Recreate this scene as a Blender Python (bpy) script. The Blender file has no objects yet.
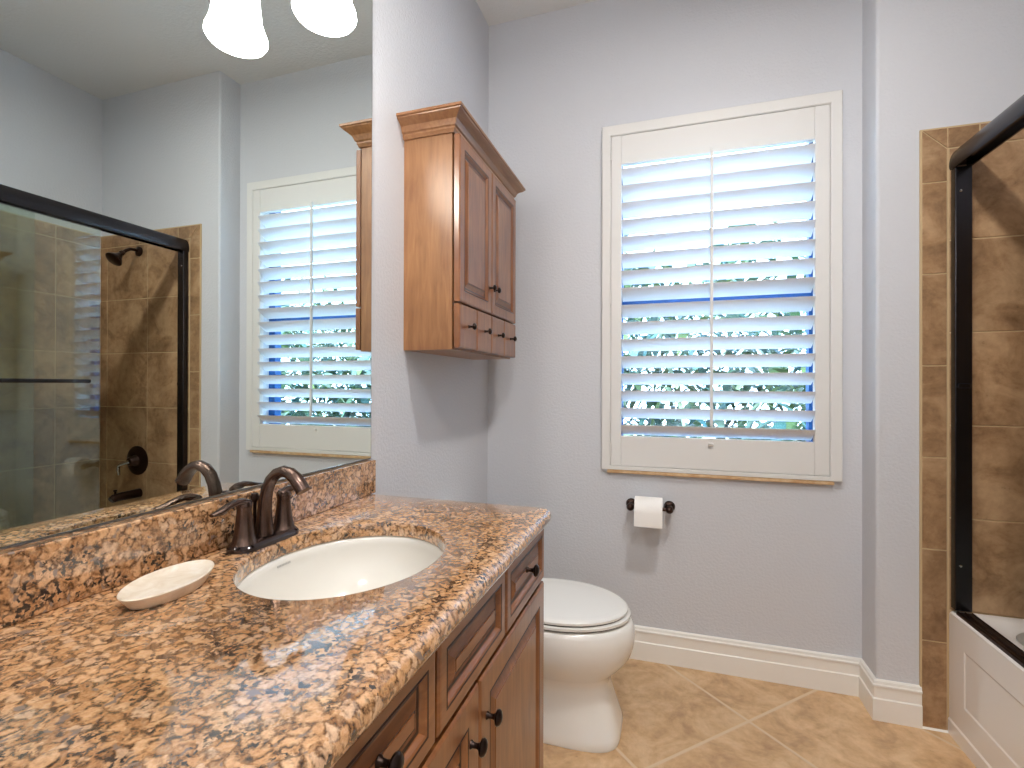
import bpy, math, random
from mathutils import Vector, Matrix
random.seed(7)
PI = math.pi
sc = bpy.context.scene
COL = sc.collection

# ------------------------------------------------------------------ camera, sky, sun, exposure
cam_d = bpy.data.cameras.new('camera')
cam_d.sensor_width = 36.0
cam_d.lens = 36.0 * 489.65 / 1024.0
cam_d.clip_start = 0.02
cam = bpy.data.objects.new('camera', cam_d)
COL.objects.link(cam)
_yaw, _pit, _rol = -0.3105, 0.0027, 0.0025
_f = Vector((math.sin(_yaw) * math.cos(_pit), math.cos(_yaw) * math.cos(_pit), math.sin(_pit)))
_r = Vector((math.cos(_yaw), -math.sin(_yaw), 0.0))
_u = _r.cross(_f)
_r2 = _r * math.cos(_rol) + _u * math.sin(_rol)
_u2 = -_r * math.sin(_rol) + _u * math.cos(_rol)
_m = Matrix((_r2, _u2, -_f)).transposed().to_4x4()
_m.translation = Vector((0.8538, -2.2689, 1.2212))
cam.matrix_world = _m
sc.camera = cam

world = bpy.data.worlds.new('sky')
sc.world = world
world.use_nodes = True
_bg = world.node_tree.nodes['Background']
_bg.inputs['Color'].default_value = (0.56, 0.76, 1.0, 1)
_bg.inputs['Strength'].default_value = 8.6

sun_d = bpy.data.lights.new('sun', 'SUN')
sun_d.energy = 1.5
sun_d.angle = 0.02
sun_d.color = (1.0, 0.95, 0.86)
sun = bpy.data.objects.new('sun', sun_d)
COL.objects.link(sun)
sun.rotation_euler = (math.radians(38), 0, math.radians(-25))   # from behind the house, high

LAMP = 25.0          # glow of the opal lamp shades
CEILING_FILL = 250.0  # glow of the unseen ceiling lamps added as fill

vs = sc.view_settings
vs.view_transform = 'Standard'
vs.look = 'None'
vs.exposure = 0.70
vs.gamma = 1.0
vs.use_curve_mapping = False
sc.cycles.max_bounces = 12
sc.cycles.diffuse_bounces = 6
sc.cycles.transparent_max_bounces = 16
sc.cycles.use_denoising = True
sc.cycles.caustics_reflective = False
sc.cycles.caustics_refractive = False
sc.cycles.sample_clamp_indirect = 6.0

# ------------------------------------------------------------------ materials
def lin(c):
    return tuple((x / 12.92 if x <= 0.04045 else ((x + 0.055) / 1.055) ** 2.4) for x in [v / 255.0 for v in c]) + (1.0,)

def mat(name, color=(200, 200, 200), rough=0.5, metal=0.0, spec=0.5, coat=0.0, coat_rough=0.05):
    m = bpy.data.materials.new(name)
    m.use_nodes = True
    b = m.node_tree.nodes['Principled BSDF']
    b.inputs['Base Color'].default_value = lin(color)
    b.inputs['Roughness'].default_value = rough
    b.inputs['Metallic'].default_value = metal
    b.inputs['Specular IOR Level'].default_value = spec
    b.inputs['Coat Weight'].default_value = coat
    b.inputs['Coat Roughness'].default_value = coat_rough
    return m

class NT:
    def __init__(s, m):
        s.t = m.node_tree
        s.b = s.t.nodes.get('Principled BSDF')
    def n(s, typ, **kw):
        o = s.t.nodes.new(typ)
        for k, v in kw.items():
            setattr(o, k, v)
        return o
    def l(s, a, b):
        s.t.links.new(a, b)
    def coords(s, scale=(1, 1, 1), rot=(0, 0, 0), loc=(0, 0, 0)):
        tc = s.n('ShaderNodeTexCoord')
        mp = s.n('ShaderNodeMapping')
        mp.inputs['Scale'].default_value = scale
        mp.inputs['Rotation'].default_value = rot
        mp.inputs['Location'].default_value = loc
        s.l(tc.outputs['Object'], mp.inputs['Vector'])
        return mp.outputs['Vector']
    def noise(s, vec, scale, detail=4.0, rough=0.5, dist=0.0):
        o = s.n('ShaderNodeTexNoise')
        o.inputs['Scale'].default_value = scale
        o.inputs['Detail'].default_value = detail
        o.inputs['Roughness'].default_value = rough
        o.inputs['Distortion'].default_value = dist
        s.l(vec, o.inputs['Vector'])
        return o
    def ramp(s, fac, stops, interp='LINEAR'):
        o = s.n('ShaderNodeValToRGB')
        o.color_ramp.interpolation = interp
        e = o.color_ramp.elements
        while len(e) < len(stops):
            e.new(0.5)
        for k, (p, c) in enumerate(stops):
            e[k].position = p
            e[k].color = c if len(c) == 4 else lin(c)
        s.l(fac, o.inputs['Fac'])
        return o.outputs['Color']
    def mix(s, fac, a, b, mode='MIX'):
        o = s.n('ShaderNodeMix', data_type='RGBA', blend_type=mode)
        for sock, v in ((o.inputs[0], fac), (o.inputs[6], a), (o.inputs[7], b)):
            if isinstance(v, (int, float)):
                sock.default_value = v
            elif isinstance(v, tuple):
                sock.default_value = v if len(v) == 4 else lin(v)
            else:
                s.l(v, sock)
        return o.outputs[2]
    def math(s, op, a, b=0.0, c=0.0):
        o = s.n('ShaderNodeMath', operation=op)
        for sock, v in zip(o.inputs, (a, b, c)):
            if isinstance(v, (int, float)):
                sock.default_value = v
            else:
                s.l(v, sock)
        return o.outputs[0]
    def bump(s, h, strength, dist=0.01):
        o = s.n('ShaderNodeBump')
        o.inputs['Strength'].default_value = strength
        o.inputs['Distance'].default_value = dist
        s.l(h, o.inputs['Height'])
        s.l(o.outputs['Normal'], s.b.inputs['Normal'])
        return o

def paint(name, c, strength=0.35, scale=95.0, rough=0.55):
    m = mat(name, c, rough, spec=0.35)
    t = NT(m)
    v = t.coords()
    n = t.noise(v, scale, 3.0, 0.55)
    n2 = t.ramp(n.outputs['Fac'], [(0.40, (0, 0, 0, 1)), (0.62, (1, 1, 1, 1))])
    t.bump(n2, strength, 0.004)
    return m

WALL = (205, 207, 212)
M = {}
M['wall'] = paint('wall_paint', WALL, 0.2)
M['ceiling'] = paint('ceiling_paint', (222, 222, 220), 0.2, 60.0, 0.8)
M['trim'] = mat('white_trim_paint', (236, 234, 228), 0.35)
M['shutter'] = mat('shutter_paint', (222, 221, 218), 0.55)
M['louver'] = mat('louver_paint', (236, 238, 242), 0.4)
M['sash'] = mat('blue_sash', (14, 76, 138), 0.4)
M['porcelain'] = mat('porcelain', (236, 235, 230), 0.12, coat=0.5)
M['sinkware'] = mat('biscuit_porcelain', (224, 221, 213), 0.15, coat=0.4)
M['plastic'] = mat('seat_plastic', (232, 232, 228), 0.2, coat=0.3)
M['seam'] = mat('gap_shade', (60, 56, 52), 0.8)  # dark colour painted in for the shade of the seat gaps
M['acrylic'] = mat('tub_acrylic', (236, 232, 226), 0.18, coat=0.4)
M['black_metal'] = mat('black_bronze', (66, 64, 68), 0.24, metal=0.95)
M['bronze'] = mat('oil_rubbed_bronze', (96, 72, 60), 0.27, metal=0.9)
M['dark_bronze'] = mat('dark_bronze', (58, 42, 36), 0.3, metal=0.85)
M['polished_bronze'] = mat('polished_bronze', (78, 70, 70), 0.1, metal=0.95)
M['knob'] = mat('knob_bronze', (44, 32, 27), 0.33, metal=0.8)
M['paper'] = mat('tissue_paper', (244, 242, 238), 0.9, spec=0.1)
M['chrome'] = mat('chrome', (200, 200, 200), 0.15, metal=1.0)
M['mirror'] = mat('mirror_silver', (236, 244, 240), 0.0, metal=1.0)
M['mirror_edge'] = mat('mirror_edge', (90, 96, 98), 0.3)
M['grey_mark'] = mat('grey_mark', (176, 175, 170), 0.5)
M['mud'] = mat('garden_soil', (150, 140, 110), 0.95)
M['roof'] = mat('stucco', (214, 206, 190), 0.9)

# bronze: brushed streak variation
t = NT(M['bronze'])
n = t.noise(t.coords((1, 1, 1)), 40, 3)
t.l(t.ramp(n.outputs['Fac'], [(0.3, (76, 60, 54)), (0.7, (106, 86, 76))]), t.b.inputs['Base Color'])

def emit(name, c, strength):
    m = bpy.data.materials.new(name)
    m.use_nodes = True
    nt = m.node_tree
    nt.nodes.remove(nt.nodes['Principled BSDF'])
    e = nt.nodes.new('ShaderNodeEmission')
    e.inputs['Color'].default_value = lin(c)
    e.inputs['Strength'].default_value = strength
    nt.links.new(e.outputs[0], nt.nodes['Material Output'].inputs['Surface'])
    return m
M['opal'] = emit('lit_opal_glass', (255, 252, 247), LAMP)
M['fill_glow'] = emit('added_fill_lens', (255, 251, 247), CEILING_FILL)

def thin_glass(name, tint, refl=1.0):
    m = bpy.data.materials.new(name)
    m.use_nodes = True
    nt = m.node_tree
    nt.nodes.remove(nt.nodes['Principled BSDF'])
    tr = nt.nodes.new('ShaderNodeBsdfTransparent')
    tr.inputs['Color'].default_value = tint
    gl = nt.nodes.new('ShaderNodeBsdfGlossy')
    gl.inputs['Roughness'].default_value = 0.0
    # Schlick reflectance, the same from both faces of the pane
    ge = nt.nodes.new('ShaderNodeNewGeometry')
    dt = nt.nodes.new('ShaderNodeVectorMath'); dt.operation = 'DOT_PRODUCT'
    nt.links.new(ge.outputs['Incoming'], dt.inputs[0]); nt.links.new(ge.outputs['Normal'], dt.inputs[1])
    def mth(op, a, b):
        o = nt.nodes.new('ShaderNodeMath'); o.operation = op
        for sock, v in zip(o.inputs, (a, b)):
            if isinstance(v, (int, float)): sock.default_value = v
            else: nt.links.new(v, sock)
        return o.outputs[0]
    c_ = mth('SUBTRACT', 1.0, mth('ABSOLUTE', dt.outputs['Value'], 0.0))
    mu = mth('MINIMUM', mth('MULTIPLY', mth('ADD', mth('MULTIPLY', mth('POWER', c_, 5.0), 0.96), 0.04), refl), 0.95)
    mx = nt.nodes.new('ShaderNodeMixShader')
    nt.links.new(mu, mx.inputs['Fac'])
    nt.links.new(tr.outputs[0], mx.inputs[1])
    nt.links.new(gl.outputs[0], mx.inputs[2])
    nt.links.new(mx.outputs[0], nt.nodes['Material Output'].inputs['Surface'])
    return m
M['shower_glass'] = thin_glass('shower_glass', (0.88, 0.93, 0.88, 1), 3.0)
M['window_glass'] = thin_glass('window_glass', (0.93, 0.97, 0.99, 1))

# granite
def granite():
    m = mat('granite', (200, 150, 100), 0.10, spec=0.7, coat=1.0, coat_rough=0.03)
    m.node_tree.nodes['Principled BSDF'].inputs['Coat IOR'].default_value = 1.62
    t = NT(m)
    v = t.coords()
    def warped(scale, amt):
        w = t.noise(v, scale, 3, 0.6)
        sub = t.n('ShaderNodeVectorMath', operation='SUBTRACT'); sub.inputs[1].default_value = (0.5, 0.5, 0.5)
        t.l(w.outputs['Color'], sub.inputs[0])
        sc_ = t.n('ShaderNodeVectorMath', operation='SCALE'); sc_.inputs['Scale'].default_value = amt
        t.l(sub.outputs[0], sc_.inputs[0])
        ad = t.n('ShaderNodeVectorMath', operation='ADD'); t.l(v, ad.inputs[0]); t.l(sc_.outputs[0], ad.inputs[1])
        return ad.outputs[0]
    wv = warped(50, 0.022)
    vo = t.n('ShaderNodeTexVoronoi', feature='F1'); vo.inputs['Scale'].default_value = 66; t.l(wv, vo.inputs['Vector'])
    ve = t.n('ShaderNodeTexVoronoi', feature='DISTANCE_TO_EDGE'); ve.inputs['Scale'].default_value = 66; t.l(wv, ve.inputs['Vector'])
    sep = t.n('ShaderNodeSeparateColor'); t.l(vo.outputs['Color'], sep.inputs[0])
    cell = t.ramp(sep.outputs[0], [(0.0, (138, 98, 66)), (0.18, (196, 146, 100)), (0.5, (218, 170, 124)), (0.8, (226, 186, 146)), (1.0, (214, 184, 156))])
    fine = t.noise(v, 140, 5, 0.7)
    cell = t.mix(0.42, cell, t.ramp(fine.outputs['Fac'], [(0.36, (120, 78, 46)), (0.48, (200, 148, 100)), (0.66, (232, 198, 158))]))
    # brown veining between the grains
    edge = t.ramp(ve.outputs['Distance'], [(0.03, (1, 1, 1, 1)), (0.22, (0, 0, 0, 1))])
    en = t.noise(v, 85, 4, 0.6)
    efac = t.math('MULTIPLY', edge, t.ramp(en.outputs['Fac'], [(0.40, (0, 0, 0, 1)), (0.55, (1, 1, 1, 1))]))
    c1 = t.mix(efac, cell, t.ramp(fine.outputs['Fac'], [(0.38, (62, 42, 30)), (0.62, (134, 94, 58))]))
    # black mica specks, small, gathered in places
    f2 = t.noise(warped(70, 0.008), 140, 3, 0.5)
    msk = t.noise(v, 26, 3, 0.6)
    dark = t.math('MULTIPLY', t.ramp(f2.outputs['Fac'], [(0.50, (0, 0, 0, 1)), (0.55, (1, 1, 1, 1))]),
                  t.ramp(msk.outputs['Fac'], [(0.50, (0, 0, 0, 1)), (0.60, (1, 1, 1, 1))]))
    c2 = t.mix(dark, c1, (48, 42, 40))
    f3 = t.noise(wv, 62, 2, 0.5)
    c3 = t.mix(t.ramp(f3.outputs['Fac'], [(0.64, (0, 0, 0, 1)), (0.70, (1, 1, 1, 1))]), c2, (134, 116, 104))
    t.l(c3, t.b.inputs['Base Color'])
    return m
M['granite'] = granite()

# glazed maple
def wood(name, stretch, dark, mid, light, coat=0.35, cr=0.32):
    m = mat(name, mid, 0.42, spec=0.4, coat=coat, coat_rough=cr)
    m.node_tree.nodes['Principled BSDF'].inputs['Coat IOR'].default_value = 1.6
    t = NT(m)
    v = t.coords(stretch)
    n = t.noise(v, 9, 5, 0.55, 0.6)
    v2 = t.coords()
    b = t.noise(v2, 5, 2, 0.5)
    c = t.ramp(n.outputs['Fac'], [(0.28, dark), (0.52, mid), (0.75, light)])
    c = t.mix(0.35, c, t.ramp(b.outputs['Fac'], [(0.35, dark), (0.65, light)]))
    t.l(c, t.b.inputs['Base Color'])
    return m
M['wood'] = wood('maple_upright_grain', (7, 7, 0.8), (122, 80, 48), (150, 104, 66), (170, 124, 82))
M['wood_h'] = wood('maple_level_grain', (7, 0.8, 7), (122, 80, 48), (150, 104, 66), (170, 124, 82))
M['wood_front'] = wood('maple_front_upright', (7, 7, 0.8), (106, 60, 29), (132, 79, 41), (152, 98, 55), 0.75, 0.2)
M['wood_front_h'] = wood('maple_front_level', (7, 0.8, 7), (106, 60, 29), (132, 79, 41), (152, 98, 55), 0.75, 0.2)
M['glaze'] = mat('dark_glaze', (52, 28, 18), 0.4)

# tiles
def tile_material(name, cols, rough, mode):
    m = mat(name, cols[1], rough, spec=0.4)
    t = NT(m)
    v = t.coords()
    n1 = t.noise(v, 7, 6, 0.62, 0.8)
    n2 = t.noise(v, 34, 5, 0.6)
    n3 = t.noise(v, 2.2, 2, 0.5)
    c = t.ramp(n1.outputs['Fac'], [(0.36, cols[0]), (0.5, cols[1]), (0.64, cols[2])])
    c = t.mix(0.35, c, t.ramp(n2.outputs['Fac'], [(0.3, cols[0]), (0.7, cols[2])]))
    pits = t.ramp(n2.outputs['Fac'], [(0.27, (1, 1, 1, 1)), (0.34, (0, 0, 0, 1))])
    c = t.mix(t.math('MULTIPLY', pits, 0.4), c, cols[3])
    if mode == 'island':
        g = t.n('ShaderNodeNewGeometry')
        rnd = g.outputs['Random Per Island']
        hv = t.n('ShaderNodeHueSaturation')
        t.l(t.math('MULTIPLY_ADD', rnd, 0.22, 0.89), hv.inputs['Value'])
        t.l(c, hv.inputs['Color'])
        c = hv.outputs['Color']
        t.bump(n2.outputs['Fac'], 0.08, 0.003)
    else:
        # square tiles laid on the diagonal, pitch T, joints through (x+y)=A and (x-y)=B
        T, A, B, J = 0.516, 0.829, 1.435, 0.004
        sp = t.n('ShaderNodeSeparateXYZ'); t.l(v, sp.inputs[0])
        p = t.math('MULTIPLY', t.math('SUBTRACT', t.math('ADD', sp.outputs[0], sp.outputs[1]), A), 0.70711 / T)
        q = t.math('MULTIPLY', t.math('SUBTRACT', t.math('SUBTRACT', sp.outputs[0], sp.outputs[1]), B), 0.70711 / T)
        dp = t.math('ABSOLUTE', t.math('SUBTRACT', p, t.math('ROUND', p)))
        dq = t.math('ABSOLUTE', t.math('SUBTRACT', q, t.math('ROUND', q)))
        d = t.math('MINIMUM', dp, dq)
        cv = t.n('ShaderNodeCombineXYZ')
        t.l(t.math('FLOOR', p), cv.inputs[0]); t.l(t.math('FLOOR', q), cv.inputs[1])
        wn = t.n('ShaderNodeTexWhiteNoise', noise_dimensions='3D'); t.l(cv.outputs[0], wn.inputs['Vector'])
        hv = t.n('ShaderNodeHueSaturation')
        t.l(t.math('MULTIPLY_ADD', wn.outputs['Value'], 0.14, 0.93), hv.inputs['Value'])
        t.l(c, hv.inputs['Color'])
        jm = t.ramp(d, [(J / T, (1, 1, 1, 1)), (J / T * 1.7, (0, 0, 0, 1))])
        c = t.mix(jm, hv.outputs['Color'], (214, 190, 158))
        hgt = t.ramp(d, [(J / T * 0.8, (0, 0, 0, 1)), (J / T * 2.6, (1, 1, 1, 1))])
        t.bump(t.math('ADD', hgt, t.math('MULTIPLY', n2.outputs['Fac'], 0.12)), 0.35, 0.004)
    t.l(c, t.b.inputs['Base Color'])
    return m
M['wall_tile'] = tile_material('brown_wall_tile', [(120, 90, 62), (158, 124, 90), (186, 154, 118), (92, 68, 46)], 0.36, 'island')
M['floor_tile'] = tile_material('tan_floor_tile', [(172, 136, 100), (206, 168, 124), (226, 194, 154), (136, 104, 74)], 0.3, 'grid')
M['grout'] = mat('grout', (196, 172, 134), 0.85)
M['stone'] = mat('tan_sill_stone', (206, 172, 130), 0.4)
_t = NT(M['stone']); _n = _t.noise(_t.coords(), 30, 4)
_t.l(_t.ramp(_n.outputs['Fac'], [(0.3, (190, 150, 106)), (0.7, (218, 190, 150))]), _t.b.inputs['Base Color'])
M['soap_stone'] = mat('cream_marble', (228, 216, 198), 0.35)
_t = NT(M['soap_stone']); _n = _t.noise(_t.coords(), 28, 6, 0.6, 1.0)
_t.l(_t.ramp(_n.outputs['Fac'], [(0.3, (214, 198, 174)), (0.55, (230, 219, 202)), (0.75, (238, 232, 222))]), _t.b.inputs['Base Color'])

def leaf_mat():
    m = mat('leaf', (110, 140, 80), 0.5)
    t = NT(m)
    g = t.n('ShaderNodeNewGeometry')
    c = t.ramp(g.outputs['Random Per Island'], [(0.0, (36, 84, 90)), (0.3, (60, 98, 64)), (0.55, (104, 124, 58)), (0.75, (58, 100, 102)), (1.0, (130, 144, 108))])
    t.l(c, t.b.inputs['Base Color'])
    return m
M['leaf'] = leaf_mat()

# ------------------------------------------------------------------ geometry helpers
class MB:
    def __init__(s):
        s.v = []; s.f = []; s.m = []
    def vert(s, p):
        s.v.append(tuple(p)); return len(s.v) - 1
    def face(s, ids, m=0):
        s.f.append(tuple(ids)); s.m.append(m)
    def box(s, lo, hi, m=0):
        b = len(s.v)
        for z in (lo[2], hi[2]):
            for y in (lo[1], hi[1]):
                for x in (lo[0], hi[0]):
                    s.v.append((x, y, z))
        for q in ((0, 2, 3, 1), (4, 5, 7, 6), (0, 1, 5, 4), (2, 6, 7, 3), (0, 4, 6, 2), (1, 3, 7, 5)):
            s.face([b + k for k in q], m)
    def cbox(s, lo, hi, c=0.003, m=0):
        """box with chamfered edges"""
        lo = Vector(lo); hi = Vector(hi)
        b = len(s.v)
        idx = {}
        for sx in (0, 1):
            for sy in (0, 1):
                for sz in (0, 1):
                    p = [hi[k] if q else lo[k] for k, q in enumerate((sx, sy, sz))]
                    d = [-c if q else c for q in (sx, sy, sz)]
                    for ax in range(3):   # vertex lying on the face normal to ax
                        pp = [p[k] + (d[k] if k != ax else 0) for k in range(3)]
                        idx[(sx, sy, sz, ax)] = s.vert(pp)
        def F(*k): s.face([idx[i] for i in k], m)
        for ax in range(3):
            o = [k for k in range(3) if k != ax]
            for sgn in (0, 1):
                q = []
                for a, bb in ((0, 0), (1, 0), (1, 1), (0, 1)):
                    key = [0, 0, 0]; key[ax] = sgn; key[o[0]] = a; key[o[1]] = bb
                    q.append((*key, ax))
                F(*q)
        for ax in range(3):   # edges running along ax
            o = [k for k in range(3) if k != ax]
            for a in (0, 1):
                for bb in (0, 1):
                    k0 = [0, 0, 0]; k1 = [0, 0, 0]
                    for k in (k0, k1):
                        k[o[0]] = a; k[o[1]] = bb
                    k1[ax] = 1
                    F((*k0, o[0]), (*k1, o[0]), (*k1, o[1]), (*k0, o[1]))
        for sx in (0, 1):
            for sy in (0, 1):
                for sz in (0, 1):
                    F((sx, sy, sz, 0), (sx, sy, sz, 1), (sx, sy, sz, 2))
    def loft(s, rings, closed=True, cap0=True, cap1=True, mats=None, m=0):
        b = []
        for r in rings:
            b.append([s.vert(p) for p in r])
        n = len(rings[0])
        for k in range(len(rings) - 1):
            mm = mats[k] if mats else m
            for i in range(n if closed else n - 1):
                j = (i + 1) % n
                s.face((b[k][i], b[k][j], b[k + 1][j], b[k + 1][i]), mm)
        if cap0: s.face(list(reversed(b[0])), mats[0] if mats else m)
        if cap1: s.face(b[-1], mats[-1] if mats else m)
    def lathe(s, prof, origin=(0, 0, 0), axis=(0, 0, 1), seg=32, m=0, cap0=True, cap1=True):
        ax = Vector(axis).normalized()
        a = Vector((1, 0, 0)) if abs(ax.x) < 0.9 else Vector((0, 1, 0))
        u = ax.cross(a).normalized(); w = ax.cross(u)
        o = Vector(origin)
        s.loft([[o + ax * h + (u * math.cos(2 * PI * i / seg) + w * math.sin(2 * PI * i / seg)) * r for i in range(seg)] for r, h in prof], True, cap0, cap1, m=m)
    def tube(s, pts, rad, seg=14, m=0, flat=1.0, ref=None):
        pts = [Vector(p) for p in pts]
        if isinstance(rad, (int, float)): rad = [rad] * len(pts)
        rings = []
        nrm = None
        for i, p in enumerate(pts):
            tg = (pts[min(i + 1, len(pts) - 1)] - pts[max(i - 1, 0)]).normalized()
            if nrm is None:
                a = Vector(ref) if ref else (Vector((0, 0, 1)) if abs(tg.z) < 0.9 else Vector((1, 0, 0)))
                nrm = (a - tg * a.dot(tg)).normalized()
            else:
                nrm = (nrm - tg * nrm.dot(tg)).normalized()
            bn = tg.cross(nrm)
            rings.append([p + (nrm * math.cos(2 * PI * k / seg) * flat + bn * math.sin(2 * PI * k / seg)) * rad[i] for k in range(seg)])
        s.loft(rings, m=m)
    def rects(s, O, U, V, N, w, h, steps):
        """nested rectangles: steps = [(inset, height, material)], last one is capped"""
        O = Vector(O); U = Vector(U); V = Vector(V); N = Vector(N)
        rings = []
        for ins, hh, _ in steps:
            rings.append([O + U * a + V * b + N * hh for a, b in ((ins, ins), (w - ins, ins), (w - ins, h - ins), (ins, h - ins))])
        s.loft(rings, mats=[q[2] for q in steps[1:]])
    def build(s, name, mats, parent=None, smooth=None, bevel=None, label=None):
        me = bpy.data.meshes.new(name)
        me.from_pydata(s.v, [], s.f)
        if not isinstance(mats, (list, tuple)): mats = [mats]
        for k in mats:
            me.materials.append(M[k])
        me.polygons.foreach_set('material_index', s.m)
        me.update()
        import bmesh
        bm = bmesh.new(); bm.from_mesh(me)
        bmesh.ops.recalc_face_normals(bm, faces=bm.faces)
        bm.to_mesh(me); bm.free()
        o = bpy.data.objects.new(name, me)
        COL.objects.link(o)
        if parent: o.parent = parent
        if smooth is not None:
            me.polygons.foreach_set('use_smooth', [True] * len(me.polygons))
            me.set_sharp_from_angle(angle=math.radians(smooth))
        if bevel:
            b = o.modifiers.new('bevel', 'BEVEL'); b.width = bevel; b.segments = 2; b.limit_method = 'ANGLE'
        if label: o['label'] = label
        return o

def tag(o, label, cat, group=None):
    o['label'] = label; o['category'] = cat
    if group: o['group'] = group
    return o
def thing(name, label, cat, loc=(0, 0, 0), group=None):
    o = bpy.data.objects.new(name, None)
    COL.objects.link(o)
    o.location = loc
    o.empty_display_size = 0.05
    return tag(o, label, cat, group)
def struct(o):
    o['kind'] = 'structure'
    return o
class Off(MB):
    """mesh collected in world coordinates, built in the coordinates of a thing placed at `at`"""
    def __init__(s, at):
        super().__init__(); s.at = Vector(at)
    def vert(s, p):
        return super().vert(Vector(p) - s.at)
    def box(s, lo, hi, m=0):
        super().box(Vector(lo) - s.at, Vector(hi) - s.at, m)

# ------------------------------------------------------------------ key dimensions (metres); x from the mirror wall, y = 0 at the window wall
H = 3.0
YN = -3.3                # near wall behind the camera
X1, D1 = 1.5814, 0.1393  # the wall at the tub end stands D1 forward of the window wall
XT = 1.7164              # tile begins
XA = 1.7964              # tub apron
XB = 2.5367              # back of the tub alcove
YT = -1.665              # near end of the tub
ZC = 0.902               # counter top

# ------------------------------------------------------------------ room shell
mb = MB(); mb.box((-0.1, YN - 0.1, -0.1), (XB + 0.1, 0.16, 0.0)); struct(mb.build('floor', 'floor_tile'))
mb = MB(); mb.box((-0.1, YN - 0.1, H), (XB + 0.1, 0.16, H + 0.1)); struct(mb.build('ceiling', 'ceiling'))
mb = MB(); mb.box((-0.1, YN, 0), (0, 0.0, H)); struct(mb.build('wall_left', 'wall'))
# window wall with its opening
OX0, OX1, OZ0, OZ1 = 0.598, 1.466, 0.842, 2.352
mb = MB()
xs = [-0.1, OX0, OX1, XB + 0.1]; zs = [0, OZ0, OZ1, H]
for a in range(3):
    for b in range(3):
        if a == 1 and b == 1: continue
        for y in (0.0, 0.16):
            mb.face([mb.vert(p) for p in ((xs[a], y, zs[b]), (xs[a + 1], y, zs[b]), (xs[a + 1], y, zs[b + 1]), (xs[a], y, zs[b + 1]))])
rev = [(OX0, OZ0), (OX1, OZ0), (OX1, OZ1), (OX0, OZ1)]
for k in range(4):
    (x0, z0), (x1, z1) = rev[k], rev[(k + 1) % 4]
    mb.face([mb.vert(p) for p in ((x0, 0, z0), (x1, 0, z1), (x1, 0.16, z1), (x0, 0.16, z0))])
for (x0, z0), (x1, z1) in (((-0.1, 0), (XB + 0.1, 0)), ((XB + 0.1, 0), (XB + 0.1, H)), ((XB + 0.1, H), (-0.1, H)), ((-0.1, H), (-0.1, 0))):
    mb.face([mb.vert(p) for p in ((x0, 0, z0), (x1, 0, z1), (x1, 0.16, z1), (x0, 0.16, z0))])
struct(mb.build('wall_back', 'wall'))
# the thicker wall at the end of the tub, with a rounded outer corner
mb = MB()
r = 0.012
out = [(X1, 0.0)] + [(X1 + r - r * math.cos(a), -D1 + r - r * math.sin(a)) for a in [k * PI / 12 for k in range(7)]] + [(XB, -D1), (XB, 0.0)]
mb.loft([[(x, y, z) for x, y in out] for z in (0, H)])
struct(mb.build('wall_end', 'wall', smooth=40))
mb = MB(); mb.box((XB, YN, 0), (XB + 0.1, 0.0, H)); struct(mb.build('wall_right', 'wall'))
mb = MB(); mb.box((XA, YN, 0), (XB, YT, H)); struct(mb.build('wall_closet', 'wall'))
# near wall with a doorway and a door standing shut
mb = MB(); mb.box((0, YN - 0.1, 0), (0.75, YN, H)); mb.box((1.60, YN - 0.1, 0), (XA, YN, H)); mb.box((0.75, YN - 0.1, 2.05), (1.60, YN, H))
struct(mb.build('wall_near', 'wall'))
mb = MB(); mb.rects((0.76, YN - 0.08, 0.01), (1, 0, 0), (0, 0, 1), (0, 1, 0), 0.83, 2.03, [(0, 0, 0), (0, 0.04, 0), (0.12, 0.04, 0), (0.135, 0.03, 0), (0.16, 0.03, 0), (0.18, 0.036, 0)])
struct(mb.build('door_1', 'trim'))

# ------------------------------------------------------------------ baseboards (moulded profile)
BP = [(0, 0), (0.016, 0), (0.016, 0.062), (0.0155, 0.078), (0.012, 0.082), (0.0115, 0.118), (0.0115, 0.120), (0.0155, 0.123), (0.0155, 0.130), (0.012, 0.133), (0.010, 0.142), (0.004, 0.146), (0, 0.146)]
def baseboard(name, pts, nrm):
    """pts: plan polyline on the wall face; nrm: outward mitre vector per point"""
    mb = MB()
    mb.loft([[(p[0] + q[0] * d, p[1] + q[1] * d, z) for d, z in BP] for p, q in zip(pts, nrm)])
    return struct(mb.build(name, 'trim', smooth=25))
baseboard('baseboard_back', [(0.0, 0), (X1, 0), (X1, -D1), (XT, -D1)], [(0, -1), (-1, -1), (-1, -1), (0, -1)])
baseboard('baseboard_left', [(0, -1.02), (0, -0.017)], [(1, 0), (1, 0)])

# ------------------------------------------------------------------ shower wall tiles
PZ = 0.327
def tiles(name, rects, to3d, back, m_parent):
    mb = MB()
    for (a0, a1, z0, z1) in rects:
        g = 0.0022
        a0 += g; a1 -= g; z0 += g; z1 -= g
        c = 0.0015
        mb.loft([[to3d(a, z, d) for a, z in ((a0 + i, z0 + i), (a1 - i, z0 + i), (a1 - i, z1 - i), (a0 + i, z1 - i))] for d, i in ((0.0, 0), (0.0075, 0), (0.009, c))], m=0)
    for (a0, a1, z0, z1) in back:
        mb.loft([[to3d(a, z, d) for a, z in ((a0, z0), (a1, z0), (a1, z1), (a0, z1))] for d in (0.0, 0.0066)], m=1)
    return struct(mb.build(name, ['wall_tile', 'grout']))
rows = [0.431 if k == 0 else 0.757 + (k - 1) * PZ for k in range(6)]   # 0.431, .757 ... 2.065
rows = [0.431, 0.757, 1.084, 1.411, 1.738, 2.065]
cols = [XA, 2.130, 2.472, XB]
R = [(cols[i], cols[i + 1], rows[j], rows[j + 1]) for i in range(3) for j in range(5)]
bord = [0.0, 0.313, 0.640, 0.968, 1.295, 1.622, 1.949, 2.065]
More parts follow.
